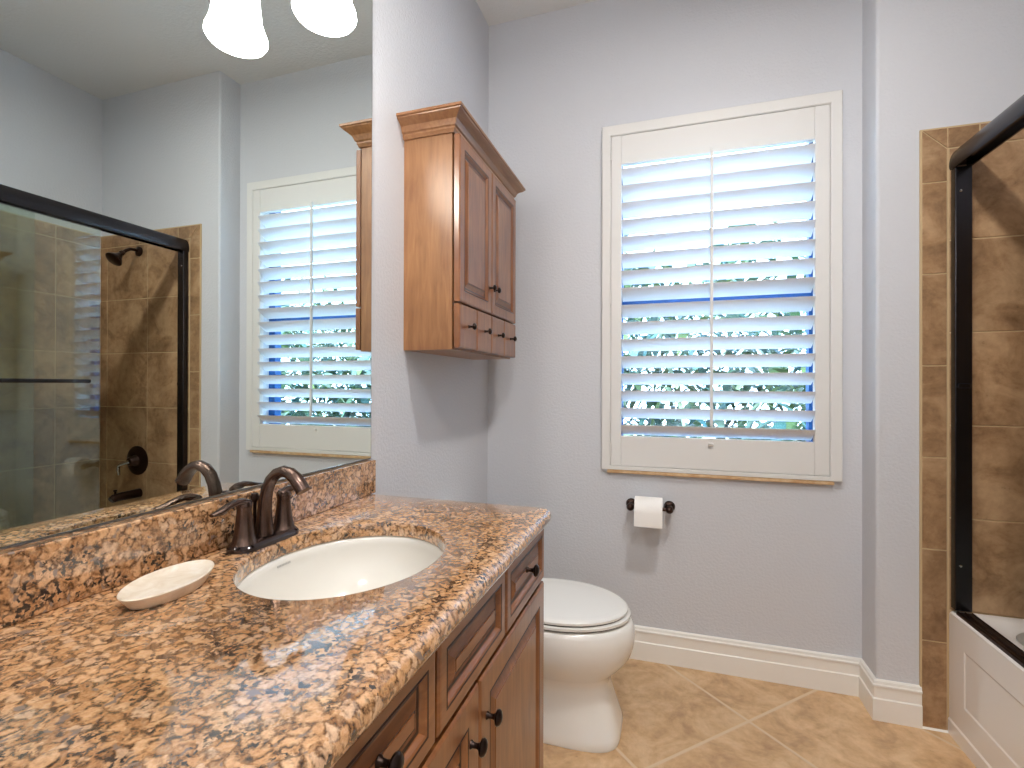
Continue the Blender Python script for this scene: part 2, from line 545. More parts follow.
R += [(XT, XA - 0.004, bord[k], bord[k + 1]) for k in range(6)] 
xb = [XA - 0.004, 1.885, 2.20, XB]
R += [(xb[k], xb[k + 1], 2.065, 2.139) for k in range(3)]
# mitred top corner of the border
mbx = lambda a, z, d: (a, -D1 - d, z)
wt = tiles('trim_1', R, mbx, [(XT - 0.004, XB, 0.0, 2.143)], None)
mb = MB()
def poly_tile(pts):
    cx = sum(p[0] for p in pts) / len(pts); cz = sum(p[1] for p in pts) / len(pts)
    mb.loft([[(cx + (p[0] - cx) * s, -D1 - d, cz + (p[1] - cz) * s) for p in pts] for d, s in ((0, 1), (0.0075, 1), (0.009, 0.985))])
g = 0.002
poly_tile([(XT + g, 1.949 + g), (XA - 0.004 - g, 1.949 + g), (XA - 0.004 - g, 2.065 - g), (XT + g, 2.139 - 2 * g)])
poly_tile([(XT + 2 * g, 2.139 - g), (XA - 0.004 - 0.0, 2.065 + g), (XA - 0.004 - g, 2.139 - g)])
struct(mb.build('trim_2', 'wall_tile'))
yj = [-D1 - 0.009, -0.384, -0.714, -1.044, -1.374, YT]
R = [(yj[k + 1], yj[k], rows[j], rows[j + 1]) for k in range(5) for j in range(5)] + [(yj[k + 1], yj[k], 2.065, 2.139) for k in range(5)]
tiles('trim_3', R, lambda a, z, d: (XB - d, a, z), [(YT, -D1, 0.43, 2.143)], None)
R = [(cols[i], cols[i + 1], rows[j], rows[j + 1]) for i in range(3) for j in range(5)] + [(cols[i], cols[i + 1], 2.065, 2.139) for i in range(3)]
tiles('trim_4', R, lambda a, z, d: (a, YT + d, z), [(XA, XB, 0.43, 2.143)], None)

mb = MB(); mb.loft([[(x, y, z) for y, z in ((-D1 - 0.0092, 0.0), (-D1 - 0.0145, 0.0), (-D1 - 0.0092, 0.006))] for x in (XT, XA - 0.001)])
struct(mb.build('trim_6', 'trim'))

# ------------------------------------------------------------------ window: blue sash, glass, stone sill
WY = 0.105
mb = MB()
def frame(mb, x0, x1, z0, z1, w, y0, y1, m=0):
    mb.box((x0, y0, z0), (x0 + w, y1, z1), m); mb.box((x1 - w, y0, z0), (x1, y1, z1), m)
    mb.box((x0 + w, y0, z0), (x1 - w, y1, z0 + w), m); mb.box((x0 + w, y0, z1 - w), (x1 - w, y1, z1), m)
frame(mb, OX0, OX1, OZ0, OZ1, 0.045, WY, WY + 0.05)
mb.box((OX0 + 0.045, WY - 0.006, 1.598), (OX1 - 0.045, WY + 0.05, 1.632))
win = struct(mb.build('window_1', 'sash'))
mb = MB(); mb.box((OX0 + 0.04, WY + 0.022, OZ0 + 0.04), (OX1 - 0.04, WY + 0.026, 1.600)); mb.box((OX0 + 0.04, WY + 0.032, 1.630), (OX1 - 0.04, WY + 0.036, OZ1 - 0.04))
mb.build('glass', 'window_glass', win)
mb = MB(); mb.cbox((0.586, -0.022, 0.826), (1.481, 0.10, 0.8415), 0.003)
struct(mb.build('trim_5', 'stone'))

# ------------------------------------------------------------------ plantation shutter
at = (1.035, -0.01, 0.8415)
sh = thing('plantation_shutter', 'off-white plantation shutter with tilted louvers filling the window', 'window shutter', at)
WL, WR, WT, WB = 0.561, 1.509, 2.399, 0.842
G0, G1, GB, GT = 0.6025, 1.4652, 0.8615, 2.3495
S0, S1, PB, PT = 0.648, 1.412, 0.994, 2.218
mb = Off(at)
fw_ = 0.040
def moulding(x0, x1, z0, z1):
    # closed frame swept round the rectangle; profile (inset, y)
    prof = [(0.0, -0.001), (0.0, -0.020), (0.003, -0.023), (fw_ - 0.004, -0.023), (fw_, -0.020), (fw_, 0.045), (0.03, 0.045), (0.03, -0.001)]
    rings = []
    for (cx, cz, sx, sz) in ((x0, z0, 1, 1), (x1, z0, -1, 1), (x1, z1, -1, -1), (x0, z1, 1, -1)):
        rings.append([mb.vert((cx + sx * i * (1.0 if sx > 0 else 1.06), y, cz + sz * (i * 1.2 if not (cz == z0) else i * 0.45))) for i, y in prof])
    n = len(prof)
    for k in range(4):
        a, b = rings[k], rings[(k + 1) % 4]
        for i in range(n):
            mb.face((a[i], b[i], b[(i + 1) % n], a[(i + 1) % n]))
moulding(WL, WR, WB, WT)
mb.build('outer_frame', 'shutter', sh)
Y0, Y1 = -0.020, 0.010
def board(name, lo, hi, c=0.002):
    b = Off(at)
    b.cbox(Vector(lo), Vector(hi), c)
    return b.build(name, 'shutter', sh)
board('stile', (G0, Y0, GB), (S0, Y1, GT)); board('stile', (S1, Y0, GB), (G1, Y1, GT))
board('rail', (S0, Y0 + 0.0015, GB), (S1, Y1, PB)); board('rail', (S0, Y0 + 0.0015, PT), (S1, Y1, GT))
LZ = [2.191 - 0.0763 * k for k in range(16)]
TILT = math.radians(34)
lou = None
for k, z in enumerate(LZ):
    if lou is None:
        b = MB()
        n = 20
        ring = []
        for i in range(n):   # flattened ellipse section
            a = 2 * PI * i / n
            p, q = 0.0445 * math.cos(a), 0.0044 * math.sin(a)
            ring.append((p, q))
        dirs = (math.cos(TILT), -math.sin(TILT))
        def sec(x):
            return [(x, p * dirs[0] - q * dirs[1], p * dirs[1] + q * dirs[0]) for p, q in ring]
        L = (S1 - S0) / 2 - 0.0015
        b.loft([sec(-L), sec(L)])
        lou = b.build('louver', 'louver', sh, smooth=50)
        o = lou
    else:
        o = lou.copy(); COL.objects.link(o); o.parent = sh
    zc = z - 0.0445 * math.sin(TILT)
    o.location = ((S0 + S1) / 2 - at[0], -0.004 - at[1], zc - at[2])
b = Off(at)
rx = 1.0235
b.cbox((rx - 0.006, -0.060, 1.050), (rx + 0.006, -0.047, 2.225), 0.002)
b.build('tilt_rod', 'shutter', sh)
for z in (2.27, 1.62, 0.93):
    b = Off(at); b.tube([(G0 - 0.001, -0.026, z - 0.032), (G0 - 0.001, -0.026, z + 0.032)], 0.0042, 10)
    b.build('hinge', 'shutter', sh, smooth=40)
b = Off(at); b.cbox((rx - 0.010, -0.030, 0.966), (rx + 0.010, -0.018, 0.978), 0.002); b.build('magnet_catch', 'shutter', sh)

# ------------------------------------------------------------------ mirror, glued to the wall above the backsplash
mb = Off((0, -1.64, 1.0016))
mb.box((0.0, -2.30, 1.0016), (0.005, -1.002, 2.42), 1)
mb.box((0.005, -2.298, 1.0036), (0.0055, -1.004, 2.418), 0)
o = mb.build('wall_mirror', ['mirror', 'mirror_edge'])
o.location = (0, -1.64, 1.0016)
tag(o, 'large frameless wall mirror above the granite backsplash', 'mirror')

# ------------------------------------------------------------------ vanity light: two opal bells over the mirror
def vanity_light():
    at = (0.0056, -1.49, 2.28)
    t_ = thing('vanity_light', 'bronze vanity light with lit white bell shades over the mirror', 'wall lamp', at)
    b = MB(); b.cbox((0, -0.20, -0.045), (0.02, 0.20, 0.045), 0.006); b.build('wall_plate', 'dark_bronze', t_)
    for dy in (0.12, -0.12):
        b = MB()
        b.tube([(0.02, dy, 0.0), (0.06, dy, 0.02), (0.105, dy, 0.015), (0.1244, dy, -0.02), (0.1244, dy, -0.06)], 0.008, 12)
        arm = b.build('lamp_arm', 'dark_bronze', t_, smooth=50)
        b = MB(); b.lathe([(0.012, -0.045), (0.03, -0.055), (0.032, -0.09), (0.0, -0.09)], (0.1244, dy, 0), seg=24, cap1=False); b.build('shade_holder', 'dark_bronze', arm, smooth=50)
        prof = [(0.020, -0.088), (0.034, -0.092), (0.044, -0.105), (0.048, -0.13), (0.051, -0.17), (0.055, -0.20), (0.061, -0.220), (0.066, -0.232), (0.067, -0.240), (0.062, -0.248), (0.045, -0.252), (0.02, -0.253)]
        b = MB(); b.lathe(prof, (0.1244, dy, 0), seg=40)
        b.build('lamp_shade', 'opal', t_, smooth=60, label='lit white bell glass shade')
vanity_light()
def ceiling_fill_lamp(x, y, label):  # out-of-view lamp added to brighten the room
    at = (x, y, H)
    t_ = thing('ceiling_fill_lamp', label, 'added fill lamp', at)
    b = MB(); b.lathe([(0.105, 0.0), (0.105, -0.008), (0.085, -0.012), (0.082, -0.004), (0.082, 0.0)], (0, 0, 0), seg=40, cap0=False, cap1=False); b.build('trim_ring', 'trim', t_, smooth=40)
    b = MB(); b.lathe([(0.082, -0.0005), (0.082, -0.004), (0.0, -0.006)], (0, 0, 0), seg=40, cap1=False); b.build('lens', 'fill_glow', t_, smooth=40)
ceiling_fill_lamp(1.15, -2.70, 'added round ceiling fill lamp by the entrance door, farther from the window')
ceiling_fill_lamp(1.15, -1.35, 'added round ceiling fill lamp over the middle of the floor, nearer the window')

# ------------------------------------------------------------------ granite counter with the oval cut-out
SX, SY, SA, SB = 0.2745, -1.4735, 0.173, 0.205
W = 0.565
CY0, CY1 = -2.42, -1.0101
NR = 240
cr = 0.028
corn = []
base = []
# outline, counter-clockwise from the wall side
def arc(cx, cy, r, a0, a1, n=8):
    return [(cx + r * math.cos(a0 + (a1 - a0) * k / n), cy + r * math.sin(a0 + (a1 - a0) * k / n)) for k in range(n + 1)]
poly = [(0.0005, CY1), (0.0005, CY0)] + arc(W - cr, CY0 + cr, cr, -PI / 2, 0) + arc(W - cr, CY1 - cr, cr, 0, PI / 2)
def ray_hit(a):
    dx, dy = math.cos(a), math.sin(a)
    best = None
    for i in range(len(poly)):
        (ax, ay), (bx, by) = poly[i], poly[(i + 1) % len(poly)]
        ex, ey = bx - ax, by - ay
        den = dx * ey - dy * ex
        if abs(den) < 1e-12: continue
        tt = ((ax - SX) * ey - (ay - SY) * ex) / den
        ss = ((ax - SX) * dy - (ay - SY) * dx) / den
        if tt > 0 and -1e-9 <= ss <= 1 + 1e-9 and (best is None or tt < best): best = tt
    return (SX + dx * best, SY + dy * best)
angs = sorted([2 * PI * k / NR for k in range(NR)] + [math.atan2(p[1] - SY, p[0] - SX) % (2 * PI) for p in poly])
outer = [ray_hit(a) for a in angs]
def ell(a, k=1.0, dx=0.0):
    # ellipse point in direction a
    c, s_ = math.cos(a), math.sin(a)
    rr = (SA * k) * (SB * k) / math.sqrt((SB * k * c) ** 2 + (SA * k * s_) ** 2)
    return (SX + rr * c, SY + rr * s_)
def inset(d):
    q = []
    for (x, y), a in zip(outer, angs):
        nx = x - d if x > W - cr else x
        cx, cy = min(x, W - cr), max(min(y, CY1 - cr), CY0 + cr)
        if x > 0.01:
            vx, vy = x - cx, y - cy
            ll = math.hypot(vx, vy)
            if ll > 1e-6: q.append((x - vx / ll * d, y - vy / ll * d)); continue
        q.append((x, y))
    return q
ZB = ZC - 0.037
at = (W / 2, -1.6, ZB)
mb = Off(at)
rings = []
ZS = ZC - 0.030
rings.append([(*ell(a), ZS) for a in angs])
rings.append([(*ell(a), ZC - 0.006) for a in angs])
rings.append([(*ell(a, 1.012), ZC - 0.0015) for a in angs])
rings.append([(*ell(a, 1.03), ZC) for a in angs])
for d, z in ((0.020, ZC), (0.012, ZC - 0.0012), (0.005, ZC - 0.006), (0.001, ZC - 0.012), (0.0, ZC - 0.017), (0.0, ZC - 0.024), (0.003, ZC - 0.031), (0.009, ZC - 0.0355), (0.014, ZB)):
    rings.append([(x, y, z) for x, y in inset(d)])
rings.append([(*ell(a, 1.24), ZS) for a in angs])
rings.append(rings[0])
mb.loft(rings, cap0=False, cap1=False)
ctr = mb.build('countertop', 'granite', smooth=35)
ctr.location = at
tag(ctr, 'polished tan granite countertop with oval sink cut-out on the wooden vanity', 'countertop')
mb = Off((0.014, -1.7, ZC)); mb.cbox((0.0006, CY0, ZC + 0.0003), (0.0277, CY1, 0.9992), 0.002)
bs = mb.build('backsplash', 'granite'); bs.location = (0.014, -1.7, ZC)
tag(bs, 'low granite backsplash strip along the wall under the mirror', 'backsplash')

# ------------------------------------------------------------------ undermount sink
at = (SX, SY, ZB - 0.16)
sk = thing('sink', 'off-white oval undermount sink set below the granite cut-out', 'sink', at)
mb = Off(at)
NS = 96
aa = [2 * PI * k / NS for k in range(NS)]
def er(ka, kb, z, dx=0.0): return [(SX + dx + ka * math.cos(a), SY + kb * math.sin(a), z) for a in aa]
top = ZS - 0.0005
rings = [er(SA + 0.028, SB + 0.028, top - 0.012), er(SA + 0.028, SB + 0.028, top), er(SA + 0.004, SB + 0.004, top), er(SA - 0.002, SB - 0.002, top - 0.006)]
for k in range(1, 13):
    f_ = k / 12.0
    s_ = math.cos(f_ * PI / 2) ** 0.62
    rings.append(er(0.024 + (SA - 0.026) * s_, 0.024 + (SB - 0.026) * s_, top - 0.006 - 0.134 * math.sin(f_ * PI / 2) ** 1.15))
for k in range(12, 0, -1):
    f_ = k / 12.0
    s_ = math.cos(f_ * PI / 2) ** 0.62
    rings.append(er(0.032 + (SA - 0.022) * s_, 0.032 + (SB - 0.022) * s_, top - 0.016 - 0.136 * math.sin(f_ * PI / 2) ** 1.15))
rings.append(er(SA + 0.015, SB + 0.015, top - 0.012))
rings.append(rings[0])
mb.loft(rings, cap0=False, cap1=False)
mb.build('basin', 'sinkware', sk, smooth=50)
mb = Off(at); mb.lathe([(0.023, -0.142), (0.030, -0.1365), (0.028, -0.1345), (0.020, -0.1365), (0.0, -0.134)], (SX, SY, top), seg=28, cap0=True, cap1=False)
mb.build('drain', 'dark_bronze', sk, smooth=40)
# small grey maker's mark on the back wall of the bowl: a row of tiny strokes
mb = Off(at)
for k in range(9):
    a = math.radians(171 + k * 1.1)
    a2 = math.radians(171 + k * 1.1 + 0.7)
    z0, z1 = top - 0.0150, top - 0.0190
    q = []
    for aa_, zz in ((a, z0), (a2, z0), (a2, z1), (a, z1)):
        f_ = (math.asin(min(1, ((top - 0.006 - zz) / 0.134) ** (1 / 1.15))))
        s_ = math.cos(f_) ** 0.62
        q.append((SX + (0.024 + (SA - 0.026) * s_) * math.cos(aa_) * 0.994, SY + (0.024 + (SB - 0.026) * s_) * math.sin(aa_) * 0.994, zz))
    mb.loft([q, [(SX + (p[0] - SX) * 0.996, SY + (p[1] - SY) * 0.996, p[2]) for p in q]])
mb.build('maker_mark', 'grey_mark', sk, label='small grey printed mark')

# ------------------------------------------------------------------ faucet
FX, FY = 0.070, -1.472
at = (FX, FY, ZC + 0.0003)
fa = thing('faucet', 'dark bronze centerset faucet with arched spout behind the sink', 'faucet', at)
def stadium(hx, hy, z, n=14):
    r_ = hx
    pts = []
    for k in range(n + 1):
        a = -PI / 2 + PI * k / n
        pts.append((r_ * math.sin(a) * -1, (hy - r_) + r_ * math.cos(a), z))
    for k in range(n + 1):
        a = PI / 2 + PI * k / n
        pts.append((r_ * math.sin(a) * -1, -(hy - r_) + r_ * math.cos(a), z))
    return pts
mb = MB(); mb.loft([stadium(0.030, 0.081, 0.0), stadium(0.030, 0.081, 0.007), stadium(0.026, 0.077, 0.012), stadium(0.022, 0.073, 0.0145)])
mb.build('base_plate', 'polished_bronze', fa, smooth=35)
sp = [(0.0, 0, 0.014)] 
path = [(0.000, 0.012), (-0.001, 0.035), (-0.001, 0.060), (0.001, 0.085), (0.006, 0.107), (0.016, 0.127), (0.030, 0.140), (0.047, 0.1455), (0.063, 0.142), (0.077, 0.132), (0.088, 0.119), (0.096, 0.108)]
rad = [0.0200, 0.0170, 0.0150, 0.0140, 0.0133, 0.0130, 0.0130, 0.0132, 0.0138, 0.0146, 0.0152, 0.0156]
mb = MB(); mb.tube([(x, 0, z) for x, z in path], rad, 20, ref=(1, 0, 0), flat=0.85)
mb.build('spout', 'bronze', fa, smooth=50)
for sgn in (-1, 1):
    mb = MB()
    mb.lathe([(0.0285, 0.004), (0.0275, 0.010), (0.0215, 0.017), (0.0185, 0.030), (0.0150, 0.055), (0.0132, 0.076), (0.0140, 0.081), (0.0145, 0.088), (0.010, 0.095), (0, 0.096)], (0, sgn * 0.0510, 0), seg=28, cap1=False)
    hb = mb.build('handle', 'bronze', fa, smooth=45)
    mb = MB()
    y = sgn * 0.051
    mb.tube([(0, y - sgn * 0.010, 0.088), (0.001, y + sgn * 0.006, 0.0935), (0.002, y + sgn * 0.022, 0.0950), (0.003, y + sgn * 0.040, 0.0915), (0.004, y + sgn * 0.058, 0.0855), (0.005, y + sgn * 0.076, 0.0840)],
            [0.0100, 0.0115, 0.0100, 0.0090, 0.0095, 0.0050], 14, ref=(0, 0, 1), flat=0.62)
    mb.build('lever', 'bronze', hb, smooth=50)
mb = MB(); mb.lathe([(0.0045, 0.012), (0.0035, 0.018), (0.0035, 0.078), (0.0075, 0.082), (0.0085, 0.090), (0.006, 0.096), (0, 0.097)], (-0.026, 0, 0), seg=16, cap1=False)
mb.build('lift_rod', 'dark_bronze', fa, smooth=45)

# ------------------------------------------------------------------ soap dish
at = (0.120, -1.7097, ZC)
sd = thing('soap_dish', 'cream oval marble soap dish left of the sink', 'soap dish', at)
sd.rotation_euler = (0, 0, 0.239)
def eg(a_, b_, z):
    q = []
    for k in range(56):
        a = 2 * PI * k / 56
        c, s_ = math.cos(a), math.sin(a)
        q.append((a_ * c, math.copysign(abs(s_) ** 1.12, s_) * b_, z))
    return q
mb = MB()
mb.loft([eg(0.0375, 0.0640, 0.0003), eg(0.0390, 0.0660, 0.002), eg(0.0460, 0.0785, 0.0175), eg(0.0470, 0.0800, 0.0195), eg(0.0464, 0.0792, 0.0208), eg(0.0445, 0.0770, 0.0212), eg(0.0415, 0.0735, 0.0200), eg(0.029, 0.056, 0.0180), eg(0.012, 0.026, 0.0172)])
mb.build('dish', 'soap_stone', sd, smooth=50)

# ------------------------------------------------------------------ panels, doors, drawers
def door_steps(t, fr):
    """height steps across a raised-panel front (0 wood, 1 glaze)"""
    return [(0, 0, 0), (0, t - 0.004, 0), (0.004, t - 0.0005, 0), (0.007, t, 0), (fr - 0.0125, t, 0), (fr - 0.0105, t - 0.0015, 1), (fr - 0.0085, t, 1), (fr - 0.0055, t - 0.002, 0), (fr - 0.002, t - 0.007, 0),
            (fr, t - 0.0085, 0), (fr + 0.0055, t - 0.0090, 1), (fr + 0.008, t - 0.0085, 0), (fr + 0.021, t - 0.002, 0), (fr + 0.0238, t - 0.0030, 1), (fr + 0.0245, t - 0.001, 0), (fr + 0.03, t - 0.001, 0)]
def slab_steps(t):
    return [(0, 0, 0), (0, t - 0.004, 0), (0.003, t - 0.001, 0), (0.006, t, 0), (0.010, t, 0)]
def knob(parent, x, y, z, s=1.0):
    mb = MB()
    mb.lathe([(0.0085 * s, 0.0), (0.0085 * s, 0.002), (0.0055 * s, 0.005), (0.0050 * s, 0.012), (0.0075 * s, 0.016), (0.0155 * s, 0.0195), (0.0165 * s, 0.0225), (0.0135 * s, 0.0265), (0.006 * s, 0.029), (0.0, 0.0295)], (x, y, z), (1, 0, 0), 24, cap1=False)
    return mb.build('knob', 'knob', parent, smooth=45)

# vanity cabinet
VX, VT = 0.523, 0.022           # carcass front, door thickness: fronts at x = .545
VY1, VY0 = -1.022, -2.40
at = (0.0, (VY0 + VY1) / 2, 0.0)
va = thing('vanity_cabinet', 'brown glazed wood vanity cabinet under the granite countertop', 'bathroom cabinet', at)
mb = Off(at)
mb.box((0.018, VY0, 0.10), (VX, VY1, ZB - 0.19))
for y0, y1 in ((VY0, VY0 + 0.018), (VY1 - 0.018, VY1), (-1.96, -1.942)):
    mb.box((0.018, y0, ZB - 0.19), (VX, y1, ZB - 0.0005))
mb.box((VX - 0.018, VY0 + 0.018, ZB - 0.19), (VX, VY1 - 0.018, ZB - 0.0005))
mb.box((0.018, VY0, 0.0), (VX - 0.07, VY1, 0.10))
mb.build('body', 'wood', va)
def front(name, parent, at, x, y0, y1, z0, z1, t, fr=None, knobs=(), horiz=False, ks=0.84, kpos=None):
    mb = Off(at)
    mb.rects((x, y0, z0), (0, 1, 0), (0, 0, 1), (1, 0, 0), y1 - y0, z1 - z0, door_steps(t, fr) if fr else slab_steps(t))
    o = mb.build(name, ['wood_front_h' if horiz else 'wood_front', 'glaze'], parent)
    for (ky, kz) in knobs:
        knob(o, x + t - at[0] - (0.001 if not fr else 0.001), ky - at[1], kz - at[2], ks)
    return o
ZD0, ZD1, ZE0, ZE1 = 0.722, 0.861, 0.115, 0.712
for (y0, y1, kn) in ((-1.337, -1.028, True), (-1.640, -1.346, False), (-1.958, -1.649, True)):
    front('drawer' if kn else 'false_front', va, at, VX + 0.0005, y0, y1, ZD0, ZD1, VT, 0.036, [((y0 + y1) / 2 + (0.012 if y0 < -1.9 else -0.008), 0.800)] if kn else [], True)
front('door', va, at, VX + 0.0005, -1.480, -1.028, ZE0, ZE1, VT, 0.058, [(-1.448, 0.632)])
front('door', va, at, VX + 0.0005, -1.958, -1.486, ZE0, ZE1, VT, 0.058, [(-1.523, 0.632)])
for z0, z1 in ((0.722, 0.858), (0.42, 0.712), (0.115, 0.41)):
    front('drawer', va, at, VX + 0.0005, -2.39, -1.967, z0, z1, VT, 0.036, [(-2.18, (z0 + z1) / 2)], True)

# wall cabinet
at = (0.0, -0.5, 1.338)
wc = thing('wall_cabinet', 'small maple wall cabinet with crown moulding hung above the toilet', 'wall cabinet', at)
CW0, CW1 = -0.808, -0.190
CX = 0.178
mb = Off(at)
mb.box((0.0005, CW0, 1.338), (CX, CW1, 2.085))
mb.build('body', 'wood', wc)
# crown: profile (projection, z) mitred round three sides
crown = [(0.0, 2.046), (0.006, 2.046), (0.008, 2.052), (0.011, 2.056), (0.011, 2.062), (0.016, 2.066), (0.019, 2.074), (0.023, 2.082), (0.031, 2.089), (0.040, 2.094), (0.046, 2.099), (0.047, 2.102), (0.052, 2.104), (0.052, 2.112), (0.0, 2.112)]
mb = Off(at)
cxf = CX + 0.002
pl = [((0.0005, CW0), (0, -1)), ((cxf, CW0), (1, -1)), ((cxf, CW1), (1, 1)), ((0.0005, CW1), (0, 1))]
mb.loft([[(p[0] + q[0] * d, p[1] + q[1] * d, z) for d, z in crown] for p, q in pl])
mb.build('crown_moulding', 'wood_h', wc, smooth=20)
DT = 0.021
ymid = -0.5015
front('door', wc, at, CX + 0.006, CW0 + 0.003, ymid - 0.002, 1.495, 2.043, DT, 0.050, [(ymid - 0.026, 1.590)], ks=0.72)
front('door', wc, at, CX + 0.006, ymid + 0.002, CW1 - 0.003, 1.495, 2.043, DT, 0.050, [(ymid + 0.026, 1.590)], ks=0.72)
e = [CW0 + 0.003, -0.652, -0.5015, -0.351, CW1 - 0.003]
for k in range(4):
    front('drawer', wc, at, CX + 0.006, e[k] + (0.0015 if k else 0), e[k + 1] - (0.0015 if k < 3 else 0), 1.344, 1.489, DT, None, [((e[k] + e[k + 1]) / 2, 1.420)], ks=0.72)

# ------------------------------------------------------------------ toilet
TY = -0.497
at = (0.45, TY, 0.0)
to = thing('toilet', 'white toilet with closed lid between the vanity and the window wall', 'toilet', at)
def egg(xc, af, ab, hw, z, nf=2.0, nb=2.2, n=64):
    q = []
    for k in range(n):
        a = 2 * PI * k / n
        c, s_ = math.cos(a), math.sin(a)
        e_ = nf if c > 0 else nb
        x = xc + (af if c > 0 else ab) * math.copysign(abs(c) ** (2 / e_), c)
        y = TY + hw * math.copysign(abs(s_) ** (2 / e_), s_)
        q.append((x, y, z))
    return q
mb = Off(at)
S = [(0.42, 0.274, 0.30, 0.144, 0.0005, 4.4), (0.42, 0.277, 0.30, 0.146, 0.012, 4.4), (0.42, 0.272, 0.30, 0.141, 0.03, 4.2), (0.42, 0.258, 0.30, 0.131, 0.08, 3.6), (0.42, 0.244, 0.30, 0.122, 0.13, 3.3),
     (0.43, 0.224, 0.31, 0.118, 0.175, 3.0), (0.44, 0.216, 0.32, 0.123, 0.198, 2.8), (0.45, 0.222, 0.33, 0.138, 0.218, 2.5), (0.455, 0.246, 0.33, 0.158, 0.245, 2.3), (0.46, 0.266, 0.33, 0.174, 0.275, 2.15),
     (0.46, 0.278, 0.33, 0.183, 0.31, 2.1), (0.46, 0.282, 0.33, 0.187, 0.345, 2.1), (0.46, 0.277, 0.33, 0.185, 0.38, 2.1), (0.46, 0.266, 0.33, 0.179, 0.396, 2.1), (0.46, 0.250, 0.33, 0.168, 0.400, 2.1)]
mb.loft([egg(a, b, c, d, z, n_) for a, b, c, d, z, n_ in S])
mb.build('bowl', 'porcelain', to, smooth=60)
def slab(name, S, m):
    mb = Off(at); mb.loft([egg(0.46, *q) for q in S]); return mb.build(name, m, to, smooth=45)
slab('seat_gap_shade', [(0.256, 0.20, 0.174, 0.4005), (0.256, 0.20, 0.174, 0.4062)], 'seam')  # inset dark slab, stands in for the shade between bowl and seat
slab('seat', [(0.262, 0.215, 0.180, 0.4062), (0.266, 0.217, 0.184, 0.4082), (0.266, 0.217, 0.184, 0.417), (0.262, 0.215, 0.181, 0.4195)], 'plastic')
slab('lid_gap_shade', [(0.250, 0.20, 0.176, 0.4197), (0.250, 0.20, 0.176, 0.4248)], 'seam')  # inset dark slab, stands in for the shade between seat and lid
slab('lid', [(0.254, 0.215, 0.180, 0.4248), (0.257, 0.217, 0.183, 0.4264), (0.257, 0.217, 0.183, 0.434), (0.252, 0.213, 0.178, 0.4385), (0.243, 0.206, 0.170, 0.4405), (0.222, 0.19, 0.152, 0.4402), (0.214, 0.184, 0.145, 0.4410), (0.12, 0.12, 0.09, 0.4435)], 'plastic')
for dy in (-0.075, 0.075):
    mb = Off(at); mb.cbox((0.235, TY + dy - 0.02, 0.4005), (0.275, TY + dy + 0.02, 0.445), 0.006); mb.build('hinge_cap', 'plastic', to)
mb = Off(at)
def rr(x0, x1, hw, z, r=0.03):
    q = []
    for cx, cy, a0 in ((x1 - r, hw - r, 0), (x0 + r, hw - r, PI / 2), (x0 + r, -hw + r, PI), (x1 - r, -hw + r, 1.5 * PI)):
        for k in range(7):
            a = a0 + PI / 2 * k / 6
            q.append((cx + r * math.cos(a), TY + cy + r * math.sin(a), z))
    return q
mb.loft([rr(0.03, 0.21, 0.19, 0.385), rr(0.022, 0.22, 0.205, 0.41), rr(0.02, 0.225, 0.215, 0.655)])
mb.build('tank', 'porcelain', to, smooth=45)
mb = Off(at); mb.loft([rr(0.016, 0.230, 0.222, 0.6555), rr(0.012, 0.235, 0.227, 0.662), rr(0.012, 0.235, 0.227, 0.680), rr(0.02, 0.228, 0.22, 0.688)]); mb.build('tank_lid', 'porcelain', to, smooth=45)
mb = Off(at); mb.lathe([(0.012, 0), (0.012, 0.012), (0, 0.013)], (0.225, TY + 0.15, 0.61), (1, 0, 0), 16, cap1=False); mb.cbox((0.236, TY + 0.07, 0.604), (0.242, TY + 0.155, 0.616), 0.002); mb.build('flush_lever', 'dark_bronze', to, smooth=40)

# ------------------------------------------------------------------ paper holder and roll
PZ_, PY_ = 0.690, -0.068
at = (0.7735, 0.0, PZ_)
ph = thing('paper_holder', 'dark bronze two-post paper holder on the wall under the window', 'toilet paper holder', at)
for x, s_ in ((0.693, 1), (0.856, -1)):
    mb = Off(at)
    mb.lathe([(0.024, 0.0003), (0.024, 0.005), (0.020, 0.009), (0.019, 0.013), (0.012, 0.017), (0.010, 0.040), (0.013, 0.050), (0.0155, 0.060), (0.0165, 0.070), (0.014, 0.080), (0.006, 0.086), (0.0, 0.087)], (x, 0, PZ_), (0, -1, 0), 24, cap1=False)
    mb.build('post', 'dark_bronze', ph, smooth=45)
mb = Off(at); mb.tube([(0.695, PY_, PZ_), (0.854, PY_, PZ_)], 0.008, 14); mb.build('roller', 'dark_bronze', ph, smooth=45)
at = (0.770, PY_, PZ_ - 0.0105)
rl = thing('toilet_paper_roll', 'white toilet paper roll hanging on the bronze holder', 'toilet paper', at)
mb = Off(at)
RR = 0.058
prof = [(0.0205, -0.0575), (RR - 0.002, -0.0575), (RR, -0.0555), (RR, 0.0555), (RR - 0.002, 0.0575), (0.0205, 0.0575), (0.0205, -0.0575)]
mb.lathe(prof, at, (1, 0, 0), 48, cap0=False, cap1=False)
mb.build('roll', 'paper', rl, smooth=40)
mb = Off(at)
ring = []
for k in range(15):
    a = math.radians(80 + 100 * k / 14)
    ring.append((PY_ + (RR + 0.0012) * math.cos(a), at[2] + (RR + 0.0012) * math.sin(a)))
ring += [(PY_ - RR - 0.0015, at[2] - 0.02), (PY_ - RR - 0.001, at[2] - 0.045), (PY_ - RR - 0.0005, at[2] - 0.056)]
inn = [(y + 0.001, z) for y, z in ring]
out = ring + inn[::-1]
mb.loft([[(x, y, z) for y, z in out] for x in (0.7128, 0.8272)])
mb.build('loose_sheet', 'paper', rl, smooth=40)
